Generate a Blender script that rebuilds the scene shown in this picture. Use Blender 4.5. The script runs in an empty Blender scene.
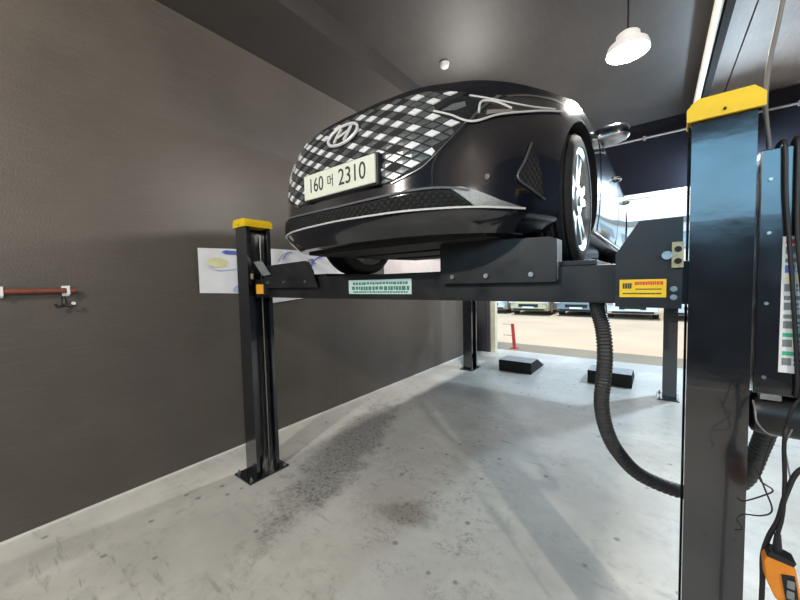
import bpy, bmesh, math, random
import numpy as np
from mathutils import Vector, Matrix
random.seed(7)
SC = bpy.context.scene
COL = SC.collection
PI = math.pi

# ------------------------------------------------------------------ helpers
def link(o):
    COL.objects.link(o); return o

def mesh_obj(name, verts, faces, mats, parent=None, fm=None, smooth=None):
    me = bpy.data.meshes.new(name)
    me.from_pydata([tuple(map(float, v)) for v in verts], [], [tuple(f) for f in faces])
    if not isinstance(mats, (list, tuple)): mats = [mats]
    for m in mats: me.materials.append(m)
    if fm is not None: me.polygons.foreach_set('material_index', list(fm))
    bm = bmesh.new(); bm.from_mesh(me)
    bmesh.ops.recalc_face_normals(bm, faces=bm.faces)
    bm.to_mesh(me); bm.free()
    if smooth is not None:
        me.shade_smooth()
        if smooth < 179: me.set_sharp_from_angle(angle=math.radians(smooth))
    me.update()
    o = link(bpy.data.objects.new(name, me))
    if parent: o.parent = parent
    return o

def thing(name, label, cat, loc=(0, 0, 0), rz=0, group=None):
    o = link(bpy.data.objects.new(name, None))
    o.location = loc; o.rotation_euler = (0, 0, rz)
    o.empty_display_size = .1
    o['label'] = label; o['category'] = cat
    if group: o['group'] = group
    return o

def tag(o, label, cat, group=None):
    o['label'] = label; o['category'] = cat
    if group: o['group'] = group
    return o

def struct(o):
    o['kind'] = 'structure'; return o

class MB:
    """collects shapes for ONE mesh"""
    def __init__(s): s.v = []; s.f = []; s.m = []
    def add(s, v, f, mi=0):
        b = len(s.v); s.v += [tuple(x) for x in v]; s.f += [tuple(b + i for i in q) for q in f]; s.m += [mi] * len(f)
        return s
    def box(s, x0, x1, y0, y1, z0, z1, mi=0, bev=0):
        if bev <= 0:
            v = [(x, y, z) for x in (x0, x1) for y in (y0, y1) for z in (z0, z1)]
            return s.add(v, [(0, 1, 3, 2), (4, 6, 7, 5), (0, 4, 5, 1), (2, 3, 7, 6), (0, 2, 6, 4), (1, 5, 7, 3)], mi)
        bm = bmesh.new(); bmesh.ops.create_cube(bm, size=1)
        for w in bm.verts:
            w.co = Vector(((x0 + x1) / 2 + w.co.x * (x1 - x0), (y0 + y1) / 2 + w.co.y * (y1 - y0), (z0 + z1) / 2 + w.co.z * (z1 - z0)))
        bmesh.ops.bevel(bm, geom=bm.edges[:], offset=bev, segments=2, profile=.5, affect='EDGES')
        return s.bm(bm, mi)
    def bm(s, bm, mi=0):
        bm.verts.index_update()
        s.add([tuple(v.co) for v in bm.verts], [[v.index for v in f.verts] for f in bm.faces], mi); bm.free(); return s
    def prism(s, poly, a0, a1, axis=2, mi=0):
        n = len(poly)
        def P(q, a):
            return (q[0], q[1], a) if axis == 2 else (q[0], a, q[1]) if axis == 1 else (a, q[0], q[1])
        v = [P(q, a0) for q in poly] + [P(q, a1) for q in poly]
        f = [tuple(range(n - 1, -1, -1)), tuple(range(n, 2 * n))] + [(i, (i + 1) % n, n + (i + 1) % n, n + i) for i in range(n)]
        return s.add(v, f, mi)
    def tube(s, pts, r, n=10, mi=0, rf=None, cap=True):
        pts = [Vector(p) for p in pts]; k = len(pts); v = []; f = []
        t0 = (pts[1] - pts[0]).normalized()
        up = Vector((0, 0, 1)) if abs(t0.z) < .9 else Vector((1, 0, 0))
        a = t0.cross(up).normalized()
        for i, p in enumerate(pts):
            t = (pts[min(i + 1, k - 1)] - pts[max(i - 1, 0)]).normalized()
            a = (a - t * a.dot(t)).normalized(); b = t.cross(a)
            rr = rf(i) if rf else r
            for j in range(n):
                w = 2 * PI * j / n
                v.append(p + a * math.cos(w) * rr + b * math.sin(w) * rr)
        for i in range(k - 1):
            for j in range(n):
                f.append((i * n + j, i * n + (j + 1) % n, (i + 1) * n + (j + 1) % n, (i + 1) * n + j))
        if cap: f += [tuple(range(n - 1, -1, -1)), tuple((k - 1) * n + j for j in range(n))]
        return s.add(v, f, mi)
    def cyl(s, c, r, h, axis=2, n=20, mi=0, r2=None):
        c = Vector(c); d = [Vector((1, 0, 0)), Vector((0, 1, 0)), Vector((0, 0, 1))][axis]
        return s.tube([c - d * h / 2, c + d * h / 2], r, n, mi, rf=(lambda i: (r, r2 if r2 is not None else r)[i]))
    def lathe(s, prof, c=(0, 0, 0), axis=2, n=32, mi=0):
        v = []; f = []; k = len(prof)
        for i in range(n):
            w = 2 * PI * i / n; cw, sw = math.cos(w), math.sin(w)
            for r, h in prof:
                q = (r * cw, r * sw, h) if axis == 2 else (h, r * cw, r * sw) if axis == 0 else (r * cw, h, r * sw)
                v.append((c[0] + q[0], c[1] + q[1], c[2] + q[2]))
        for i in range(n):
            for j in range(k - 1):
                f.append((i * k + j, ((i + 1) % n) * k + j, ((i + 1) % n) * k + j + 1, i * k + j + 1))
        return s.add(v, f, mi)
    def build(s, name, mats, parent=None, smooth=None):
        return mesh_obj(name, s.v, s.f, mats, parent, s.m, smooth)

def crpath(pts, n=8):
    """Catmull-Rom path through points"""
    P = [Vector(p) for p in pts]; P = [P[0] * 2 - P[1]] + P + [P[-1] * 2 - P[-2]]; out = []
    for i in range(1, len(P) - 2):
        for k in range(n):
            t = k / n; a, b, c, d = P[i - 1:i + 3]
            out.append(.5 * ((2 * b) + (c - a) * t + (2 * a - 5 * b + 4 * c - d) * t * t + (3 * b - a - 3 * c + d) * t ** 3))
    return out + [P[-2]]

# ------------------------------------------------------------------ materials
def mat(name, col, rough=.5, metal=0., var=.0, scale=8., bump=0., bscale=None, spec=.5, coat=0., emit=None, es=1., rvar=0.):
    m = bpy.data.materials.new(name); m.use_nodes = True
    nt = m.node_tree; b = nt.nodes['Principled BSDF']
    b.inputs['Base Color'].default_value = (*col, 1); b.inputs['Roughness'].default_value = rough
    b.inputs['Metallic'].default_value = metal; b.inputs['Specular IOR Level'].default_value = spec
    b.inputs['Coat Weight'].default_value = coat; b.inputs['Coat Roughness'].default_value = .03
    if emit: b.inputs['Emission Color'].default_value = (*emit, 1); b.inputs['Emission Strength'].default_value = es
    tc = nt.nodes.new('ShaderNodeTexCoord')
    if var > 0 or rvar > 0:
        n = nt.nodes.new('ShaderNodeTexNoise'); n.inputs['Scale'].default_value = scale; n.inputs['Detail'].default_value = 5
        nt.links.new(tc.outputs['Object'], n.inputs['Vector'])
        if var > 0:
            r = nt.nodes.new('ShaderNodeValToRGB')
            r.color_ramp.elements[0].position = .3; r.color_ramp.elements[1].position = .7
            r.color_ramp.elements[0].color = (*[c * (1 - var) for c in col], 1)
            r.color_ramp.elements[1].color = (*[min(1, c * (1 + var)) for c in col], 1)
            nt.links.new(n.outputs['Fac'], r.inputs['Fac']); nt.links.new(r.outputs['Color'], b.inputs['Base Color'])
        if rvar > 0:
            mr = nt.nodes.new('ShaderNodeMapRange'); mr.inputs['From Min'].default_value = .3; mr.inputs['From Max'].default_value = .7
            mr.inputs['To Min'].default_value = max(.02, rough - rvar); mr.inputs['To Max'].default_value = rough + rvar
            nt.links.new(n.outputs['Fac'], mr.inputs['Value']); nt.links.new(mr.outputs['Result'], b.inputs['Roughness'])
    if bump > 0:
        n2 = nt.nodes.new('ShaderNodeTexNoise'); n2.inputs['Scale'].default_value = bscale or scale; n2.inputs['Detail'].default_value = 4
        nt.links.new(tc.outputs['Object'], n2.inputs['Vector'])
        bp = nt.nodes.new('ShaderNodeBump'); bp.inputs['Strength'].default_value = bump; bp.inputs['Distance'].default_value = .01
        nt.links.new(n2.outputs['Fac'], bp.inputs['Height']); nt.links.new(bp.outputs['Normal'], b.inputs['Normal'])
    return m

M = dict(
    paint=mat('car_paint', (.004, .006, .011), .2, 0, coat=.9, spec=.5),
    darkgrey=mat('dark_grey_trim', (.06, .062, .065), .4, var=.1),
    edge=mat('edge_shade', (.012, .010, .009), .8, spec=.1, var=.1),  # imitates the shade next to the ceiling tube
    amber=mat('amber_plastic', (.90, .42, .03), .4, var=.1),
    pane=mat('pane_grey', (.30, .34, .38), .5, var=.1),
    bright=mat('bright_trim', (.86, .86, .86), .25, .35, var=.04),
    plastic=mat('black_plastic', (.012, .012, .013), .45, var=.2, scale=30),
    matte=mat('matte_black', (.008, .008, .008), .8, var=.2, scale=20),
    under=mat('underbody', (.02, .02, .021), .6, var=.4, scale=9, bump=.3, bscale=25),
    chrome=mat('chrome', (.75, .76, .78), .16, 1., var=.04),
    satin=mat('satin_silver', (.55, .56, .57), .32, 1., var=.1, scale=40),
    facet=mat('grille_facet', (.86, .86, .87), .28, .2, var=.06, scale=30),
    midfacet=mat('grille_mid', (.13, .14, .145), .3, .4, var=.2, scale=30),
    insert=mat('grained_silver', (.26, .28, .29), .42, .7, var=.25, scale=160, bump=.2, bscale=300),
    plate=mat('plate_white', (.70, .71, .60), .4, var=.03, scale=20),
    ink=mat('ink_black', (.02, .02, .022), .5, var=.1),
    lens=mat('lamp_lens', (.015, .017, .02), .06, .0, coat=1., var=.2),
    reflector=mat('lamp_reflector', (.7, .72, .75), .2, .9, var=.1),
    glass=mat('car_glass', (.01, .012, .013), .05, 0, coat=1., var=.1),
    rubber=mat('rubber', (.016, .016, .017), .75, var=.25, scale=40, bump=.1),
    alloy=mat('alloy_rim', (.62, .62, .60), .34, .5, var=.15, scale=30),
    post=mat('post_paint', (.006, .008, .012), .17, 0, var=.3, scale=6, spec=1., rvar=.06, bump=.10, bscale=9, coat=.8),
    beam=mat('beam_paint', (.011, .011, .012), .42, 0, var=.3, scale=8, spec=.5, rvar=.1, bump=.05, bscale=30),
    yellow=mat('cap_yellow', (.85, .56, .012), .42, var=.08, scale=12),
    steel=mat('steel', (.45, .45, .44), .35, 1., var=.2, scale=50),
    brass=mat('brass_block', (.42, .36, .22), .4, .6, var=.2, scale=60),
    white=mat('white_plastic', (.78, .78, .76), .45, var=.05),
    cream=mat('cream_paint', (.85, .79, .60), .5, var=.1),
    red=mat('red_paint', (.62, .05, .04), .45, var=.15),
    redbar=mat('red_brown_bar', (.19, .05, .034), .5, var=.2, scale=20),
    mint=mat('label_mint', (.56, .72, .66), .5, var=.05),
    mintink=mat('label_green_ink', (.06, .18, .14), .5, var=.1),
    orange=mat('orange_plastic', (.80, .26, .02), .42, var=.1, scale=20),
    grey=mat('grey_plastic', (.2, .21, .21), .5, var=.15),
    cable=mat('cable_black', (.012, .012, .014), .5, var=.2),
    greycable=mat('cable_grey', (.22, .22, .22), .5, var=.2),
    hose=mat('hose_plastic', (.035, .036, .036), .48, var=.2, scale=30),
    conduit=mat('conduit_grey', (.20, .19, .18), .6, var=.15),
    tray=mat('tray_ivory', (.82, .77, .66), .5, var=.06),
    banner=mat('banner_white', (.80, .80, .84), .55, var=.05, scale=6, bump=.4, bscale=5),
    bannerpink=mat('banner_blush', (.60, .55, .54), .6, var=.04, scale=5, bump=.2, bscale=4),
    blue=mat('blue_ink', (.10, .16, .55), .5, var=.2, scale=30),
    palebluep=mat('pale_blue_ink', (.42, .5, .78), .5, var=.2, scale=30),
    paleyellow=mat('pale_yellow_ink', (.78, .76, .45), .5, var=.1),
    green=mat('green_ink', (.05, .42, .22), .5, var=.1),
    redink=mat('red_ink', (.65, .06, .05), .5, var=.1),
    ramptop=mat('ramp_grey', (.45, .46, .48), .55, var=.2, scale=12),
    lampmetal=mat('lamp_housing', (.8, .8, .8), .4, .0, var=.1, emit=(1, .96, .9), es=.35),
    lampglow=mat('lamp_diffuser', (.9, .9, .9), .5, emit=(1, .97, .92), es=14),
    asphalt=mat('tan_ground', (.45, .35, .25), .9, var=.08, scale=.6, bump=.1, bscale=20),
)

def gmat(name, build):
    m = bpy.data.materials.new(name); m.use_nodes = True
    build(m.node_tree, m.node_tree.nodes['Principled BSDF']); return m

def nd(nt, t, **kw):
    n = nt.nodes.new(t)
    for k, v in kw.items():
        if k in n.inputs.keys(): n.inputs[k].default_value = v
        else: setattr(n, k, v)
    return n

def mixc(nt, fac, a, b):
    n = nt.nodes.new('ShaderNodeMix'); n.data_type = 'RGBA'
    for sock, val in ((n.inputs['Factor'], fac), (n.inputs[6], a), (n.inputs[7], b)):
        if isinstance(val, bpy.types.NodeSocket): nt.links.new(val, sock)
        elif isinstance(val, (int, float)): sock.default_value = val
        else: sock.default_value = (*val, 1)
    return n.outputs[2]

def mth(nt, op, a, b=None, c=None, clamp=False):
    n = nt.nodes.new('ShaderNodeMath'); n.operation = op; n.use_clamp = clamp
    for i, val in enumerate((a, b, c)):
        if val is None: continue
        if isinstance(val, bpy.types.NodeSocket): nt.links.new(val, n.inputs[i])
        else: n.inputs[i].default_value = val
    return n.outputs[0]

def ramp(nt, sock, lo, hi):
    n = nt.nodes.new('ShaderNodeMapRange'); n.inputs['From Min'].default_value = lo; n.inputs['From Max'].default_value = hi
    n.interpolation_type = 'SMOOTHSTEP'
    nt.links.new(sock, n.inputs['Value']); return n.outputs['Result']

def noise(nt, vec, scale, detail=4, rough=.5):
    n = nd(nt, 'ShaderNodeTexNoise', Scale=scale, Detail=detail, Roughness=rough)
    nt.links.new(vec, n.inputs['Vector']); return n.outputs['Fac']

def floor_nodes(nt, b):
    tc = nd(nt, 'ShaderNodeTexCoord'); V = tc.outputs['Object']
    sp = nd(nt, 'ShaderNodeSeparateXYZ'); nt.links.new(V, sp.inputs[0]); X, Y = sp.outputs[0], sp.outputs[1]
    big = noise(nt, V, 1.1, 6, .6); mid = noise(nt, V, 6, 6, .65); fine = noise(nt, V, 30, 9, .8)
    c = mixc(nt, ramp(nt, big, .35, .68), (.62, .61, .565), (.80, .79, .735))
    c = mixc(nt, mth(nt, 'MULTIPLY', ramp(nt, mid, .5, .72), .35), c, (.46, .465, .455))
    def blob(cx, cy, ang, rx, ry):
        ca, sa = math.cos(ang), math.sin(ang)
        dx = mth(nt, 'SUBTRACT', X, cx); dy = mth(nt, 'SUBTRACT', Y, cy)
        p = mth(nt, 'ADD', mth(nt, 'MULTIPLY', dx, ca / rx), mth(nt, 'MULTIPLY', dy, sa / rx))
        q = mth(nt, 'ADD', mth(nt, 'MULTIPLY', dx, -sa / ry), mth(nt, 'MULTIPLY', dy, ca / ry))
        d = mth(nt, 'SQRT', mth(nt, 'ADD', mth(nt, 'MULTIPLY', p, p), mth(nt, 'MULTIPLY', q, q)))
        d = mth(nt, 'ADD', d, mth(nt, 'MULTIPLY', mth(nt, 'SUBTRACT', mid, .5), 1.6))
        return ramp(nt, d, 1.1, .45)
    # dark band, runway shadow painted in with grime; grime patch; oil stain
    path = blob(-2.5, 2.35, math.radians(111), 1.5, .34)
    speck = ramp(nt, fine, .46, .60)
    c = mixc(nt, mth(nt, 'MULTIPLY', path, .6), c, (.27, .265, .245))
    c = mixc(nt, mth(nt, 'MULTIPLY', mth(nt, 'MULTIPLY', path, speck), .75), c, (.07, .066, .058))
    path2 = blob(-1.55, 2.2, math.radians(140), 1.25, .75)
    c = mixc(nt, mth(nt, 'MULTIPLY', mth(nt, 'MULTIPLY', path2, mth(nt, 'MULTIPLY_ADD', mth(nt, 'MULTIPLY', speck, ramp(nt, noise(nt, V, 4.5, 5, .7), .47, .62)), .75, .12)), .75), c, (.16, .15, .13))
    oil = blob(-1.43, 1.86, .3, .24, .16)
    c = mixc(nt, mth(nt, 'MULTIPLY', mth(nt, 'MULTIPLY', oil, mth(nt, 'MAXIMUM', speck, .55)), .85), c, (.11, .09, .055))
    # dragged scuffs across the paint
    mp = nd(nt, 'ShaderNodeMapping'); mp.inputs['Rotation'].default_value = (0, 0, .6); mp.inputs['Scale'].default_value = (3.2, 22, 1); nt.links.new(V, mp.inputs['Vector'])
    sc = noise(nt, mp.outputs[0], 1.0, 6, .7); patchy = ramp(nt, noise(nt, V, .9, 3), .42, .62)
    c = mixc(nt, mth(nt, 'MULTIPLY', mth(nt, 'MULTIPLY', ramp(nt, sc, .54, .68), patchy), .65), c, (.30, .30, .29))
    # spots and chips scattered everywhere
    vo = nd(nt, 'ShaderNodeTexVoronoi', Scale=7.0); nt.links.new(V, vo.inputs['Vector'])
    vc = nd(nt, 'ShaderNodeSeparateColor'); nt.links.new(vo.outputs['Color'], vc.inputs[0])
    dots = mth(nt, 'MULTIPLY', ramp(nt, vo.outputs['Distance'], .17, .09), mth(nt, 'GREATER_THAN', vc.outputs[0], .72))
    c = mixc(nt, mth(nt, 'MULTIPLY', dots, .6), c, (.12, .12, .12))
    mott = noise(nt, V, 13, 8, .75)
    c = mixc(nt, mth(nt, 'MULTIPLY', mth(nt, 'MULTIPLY', ramp(nt, mott, .50, .66), ramp(nt, noise(nt, V, 1.7, 4, .6), .42, .66)), .6), c, (.36, .36, .335))
    nt.links.new(c, b.inputs['Base Color'])
    nt.links.new(mth(nt, 'ADD', mth(nt, 'MULTIPLY', mid, .3), .22), b.inputs['Roughness'])
    bp = nd(nt, 'ShaderNodeBump', Strength=.25, Distance=.01); nt.links.new(mott, bp.inputs['Height']); nt.links.new(bp.outputs[0], b.inputs['Normal'])

def wall_nodes(col, seam, rough=.5, spec=.35):
    def f(nt, b):
        tc = nd(nt, 'ShaderNodeTexCoord'); V = tc.outputs['Object']
        sp = nd(nt, 'ShaderNodeSeparateXYZ'); nt.links.new(V, sp.inputs[0])
        mp = nd(nt, 'ShaderNodeMapping'); mp.inputs['Scale'].default_value = (1, 1, .18); nt.links.new(V, mp.inputs['Vector'])
        weave = noise(nt, V, 90, 3, .6); big = noise(nt, V, 1.3, 4)
        mp2 = nd(nt, 'ShaderNodeMapping'); mp2.inputs['Scale'].default_value = (1, .12, 1.6); nt.links.new(V, mp2.inputs['Vector'])
        streak = noise(nt, mp2.outputs[0], 40, 4, .6)
        c = mixc(nt, ramp(nt, big, .3, .7), [k * .86 for k in col], [k * 1.12 for k in col])
        c = mixc(nt, mth(nt, 'MULTIPLY', ramp(nt, weave, .4, .7), .4), c, [k * .6 for k in col])
        c = mixc(nt, mth(nt, 'MULTIPLY', ramp(nt, streak, .45, .75), .35), c, [k * 1.35 for k in col])
        if seam:
            fr = mth(nt, 'FRACT', mth(nt, 'DIVIDE', mth(nt, 'ADD', sp.outputs[1], 8.5), seam))
            line = mth(nt, 'MULTIPLY', mth(nt, 'LESS_THAN', fr, .009), mth(nt, 'GREATER_THAN', sp.outputs[1], 2.4))
            c = mixc(nt, mth(nt, 'MULTIPLY', line, .45), c, [k * .35 for k in col])
        nt.links.new(c, b.inputs['Base Color']); b.inputs['Roughness'].default_value = rough
        b.inputs['Specular IOR Level'].default_value = spec
        bp = nd(nt, 'ShaderNodeBump', Strength=.35, Distance=.004); nt.links.new(weave, bp.inputs['Height']); nt.links.new(bp.outputs[0], b.inputs['Normal'])
    return f
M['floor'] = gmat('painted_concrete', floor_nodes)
M['wall'] = gmat('brown_grey_panel', wall_nodes((.092, .078, .067), 1.15, .40, .6))
M['ceil'] = gmat('dark_ceiling', wall_nodes((.056, .049, .046), 0, .55))
M['ceilr'] = gmat('ceiling_panel', wall_nodes((.27, .22, .195), 0, .6))
M['navy'] = gmat('navy_header', wall_nodes((.008, .008, .012), 0, .7, .08))
M['bay'] = gmat('bay_wall', wall_nodes((.035, .04, .055), 0, .6))
M['shell'] = gmat('side_wall', wall_nodes((.07, .065, .06), 0, .6))
M['ribbed'] = gmat('ribbed_grey_panel', wall_nodes((.085, .08, .088), 0, .5))

# ---- car body surface: a control net of plan outline x height rows (car coordinates, metres)
OUT=[(0,0),(.20,.006),(.40,.032),(.565,.105),(.685,.205),(.775,.33),(.845,.48),(.897,.68),(.915,.93),(.925,1.4),
     (.93,2.2),(.93,3.2),(.92,3.85),(.89,4.4),(.82,4.75),(.65,4.92),(.35,4.98),(0,4.99)]
NC=len(OUT)
def _row(front, corner, side, rear):
    # values at columns 0..3, 5..6, 8..12, 14..17, linear between
    xs=[0,3,5.5,8,12,14.5,17]; ys=[front,front,corner,side,side,rear,rear]
    return [float(np.interp(c,xs,ys)) for c in range(NC)]
ROWS=[ # (inset, z) each as (front, corner, side, rear)
 ((.075,.075,.10,.12),(.125,.13,.17,.24)),
 ((.012,.015,.035,.06),(.185,.19,.215,.27)),
 ((-.004,0.0,.012,.02),(.25,.25,.30,.36)),
 ((.004,.004,.004,.01),(.35,.36,.42,.48)),
 ((.018,.010,.0,.0),(.48,.48,.55,.62)),
 ((.050,.022,.004,.0),(.60,.60,.68,.76)),
 ((.100,.045,.012,.02),(.715,.695,.80,.92)),
 ((.160,.085,.035,.07),(.795,.757,.885,1.02)),
]
NR=len(ROWS)
def _net():
    o=np.array(OUT+[(-x,y) for x,y in OUT[-2::-1]])
    P=np.zeros((NR,NC,3))
    DZ={7:{4:.01,5:.02,6:.0,7:-.035,8:-.05,9:-.025},6:{5:.0,6:-.015,7:-.04,8:-.045,9:-.02},5:{6:-.005,7:-.015,8:-.015}}
    t=np.zeros((NC,2))
    for c in range(NC):
        a=o[c-1] if c>0 else np.array([-OUT[1][0],OUT[1][1]]); b=o[c+1]
        d=b-a; t[c]=d/np.hypot(*d)
    n=np.stack([t[:,1],-t[:,0]],1)   # outward
    for k,(ins,z) in enumerate(ROWS):
        I=_row(*ins); Z=_row(*z)
        for c in range(NC):
            P[k,c,:2]=np.array(OUT[c])-n[c]*I[c]; P[k,c,2]=Z[c]+DZ.get(k,{}).get(c,0)
        P[k,0,0]=0; P[k,-1,0]=0
    return P
NET=_net()
def _cr(t):
    return np.array([-.5*t**3+t*t-.5*t,1.5*t**3-2.5*t*t+1,-1.5*t**3+2*t*t+.5*t,.5*t**3-.5*t*t])
def _col(c):
    if c<0: q=NET[:,-c].copy(); q[:,0]*=-1; return q
    if c>NC-1: q=NET[:,2*(NC-1)-c].copy(); q[:,0]*=-1; return q
    return NET[:,c]
def S(u,v):
    s=-1.0 if u<0 else 1.0
    u=min(abs(u),NC-1); v=min(max(v,0),NR-1)
    c=min(int(u),NC-2); r=min(int(v),NR-2)
    wu=_cr(u-c); wv=_cr(v-r)
    A=sum(wu[i]*_col(c-1+i) for i in range(4))
    rows=[A[0]*2-A[1]]+list(A)+[A[-1]*2-A[-2]]
    p=sum(wv[i]*rows[r+i] for i in range(4))
    p=np.array(p); p[0]*=s
    return p
def SN(u,v):
    e=.02
    a=S(u+e,v)-S(u-e,v); b=S(u,min(v+e,NR-1))-S(u,max(v-e,0))
    n=np.cross(a,b); n=n/np.linalg.norm(n)
    # outward: away from centre
    return n

LAMP = (120, 400, 260, 220, 360); SKY = 1.0; SUN = 4.0; EXPO = 0.1
# ------------------------------------------------------------------ the car
CARX, CARY, CARZ = -1.215, 1.10, 1.76
car = thing('car', 'glossy black sedan with a jewelled diamond grille, raised on the lift', 'car', (CARX, CARY, CARZ))

def car_body():
    us = [i * .2 for i in range(0, 41)] + [8 + i * .25 for i in range(1, 37)]
    ring = us + [-u for u in us[-2:0:-1]]
    vs = [i * .2 for i in range(0, 36)]
    n = len(ring); V = []; F = []
    def crown(x, y, k):
        e = 1 - k * k
        f = min(1, max(0, (y - .16) / .5)); f = f * f * (3 - 2 * f)
        g = .036 + .035 * min(1, max(0, (y - .5) / .7))
        return e * g * f
    rows = []
    for k in (0, .25, .5, .75, .92):
        rows.append([(lambda p: (p[0] * k, p[1], .145 + (p[2] - .145) * k))(S(u, 0)) for u in ring])
    for v in vs: rows.append([tuple(S(u, v)) for u in ring])
    for k in (.985, .94, .85, .7, .5, .25, 0):
        rows.append([(lambda p: (p[0] * k, p[1], p[2] + crown(p[0], p[1], k)))(S(u, 7)) for u in ring])
    for r in rows: V += r
    R_ = len(rows)
    for i in range(R_ - 1):
        for j in range(n):
            F.append((i * n + j, i * n + (j + 1) % n, (i + 1) * n + (j + 1) % n, (i + 1) * n + j))
    me = bpy.data.meshes.new('body'); me.from_pydata([tuple(map(float, v)) for v in V], [], F)
    bm = bmesh.new(); bm.from_mesh(me)
    bmesh.ops.remove_doubles(bm, verts=bm.verts, dist=.0006)
    bmesh.ops.dissolve_degenerate(bm, edges=bm.edges, dist=.0002)
    bmesh.ops.recalc_face_normals(bm, faces=bm.faces)
    bm.to_mesh(me); bm.free()
    me.materials.append(M['paint']); me.materials.append(M['matte'])
    o = link(bpy.data.objects.new('body', me))
    cutters = []
    for ay in (.93, 3.815):
        for s in (-1, 1):
            c = MB(); c.cyl((s * .90, ay, .340), .388, .62, 0, 48)
            co = c.build('cutter', [M['paint'], M['matte']]); co.data.polygons.foreach_set('material_index', [1] * len(co.data.polygons))
            md = o.modifiers.new('b', 'BOOLEAN'); md.object = co; md.operation = 'DIFFERENCE'; md.solver = 'EXACT'
            cutters.append(co)
    dg = bpy.context.evaluated_depsgraph_get()
    nm = bpy.data.meshes.new_from_object(o.evaluated_get(dg))
    o.modifiers.clear(); o.data = nm
    for c in cutters: bpy.data.objects.remove(c)
    nm.shade_smooth(); nm.set_sharp_from_angle(angle=math.radians(38))
    o.parent = car
    return o
car_body()

# ---- patches that follow the body surface
ARC = np.concatenate([[0], np.cumsum([math.dist(OUT[i], OUT[i + 1]) for i in range(NC - 1)])])
def U_of_s(s): return math.copysign(float(np.interp(abs(s), ARC, range(NC))), s)
ZF = [r[1][0] for r in ROWS]
def V_of_h(h): return float(np.interp(h, ZF, range(NR)))
def surf(u, v, off=0.):
    p = S(u, v); n = SN(u, v); q = p + n * off
    return q
def clip(poly, a, b, c):      # keep a*x+b*y<=c
    out = []
    for i in range(len(poly)):
        p, q = poly[i - 1], poly[i]; dp = a * p[0] + b * p[1] - c; dq = a * q[0] + b * q[1] - c
        if (dp <= 0) != (dq <= 0):
            t = dp / (dp - dq); out.append((p[0] + (q[0] - p[0]) * t, p[1] + (q[1] - p[1]) * t))
        if dq <= 0: out.append(q)
    return out
def cells(poly, du, dv):
    xs = [p[0] for p in poly]; ys = [p[1] for p in poly]
    for i in range(math.floor(min(xs) / du), math.ceil(max(xs) / du)):
        strip = clip(clip(poly, -1, 0, -i * du), 1, 0, (i + 1) * du)
        if len(strip) < 3: continue
        for j in range(math.floor(min(ys) / dv), math.ceil(max(ys) / dv)):
            c = clip(clip(strip, 0, -1, -j * dv), 0, 1, (j + 1) * dv)
            if len(c) >= 3: yield c
def patch(mb, polys, top, thick, mi=0, fn=surf):
    """sheet of polygons in (u,v), lifted by top metres off the body, with real thickness"""
    idx = {}; vt = []; fc = []
    for c in polys:
        f = []
        for p in c:
            key = (round(p[0], 4), round(p[1], 4))
            if key not in idx: idx[key] = len(vt); vt.append(p)
            if not f or f[-1] != idx[key]: f.append(idx[key])
        if len(f) > 1 and f[0] == f[-1]: f.pop()
        if len(set(f)) >= 3 and len(set(f)) == len(f): fc.append(f)
    n = len(vt)
    V = [fn(u, v, top) for u, v in vt] + [fn(u, v, top - thick) for u, v in vt]
    F = [tuple(f) for f in fc] + [tuple(n + i for i in reversed(f)) for f in fc]
    ec = {}
    for f in fc:
        for i in range(len(f)):
            e = (f[i - 1], f[i]); ec[e] = ec.get(e, 0) + 1
    for (a, b) in list(ec):
        if (b, a) not in ec: F.append((a, n + a, n + b, b))
    mb.add(V, F, mi)
def mir(poly): return [(-u, v) for u, v in reversed(poly)]
def strip(mb, pts, r, off, n=6, sub=6, mi=0):
    P = crpath([(u, v, 0) for u, v in pts], sub)
    mb.tube([surf(p.x, p.y, off) for p in P], r, n, mi)
def both(name, fn, m, smooth=40):
    for s in (1, -1):
        mb = MB(); fn(mb, (lambda q: q) if s > 0 else mir); mb.build(name, m, car, smooth)

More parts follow.
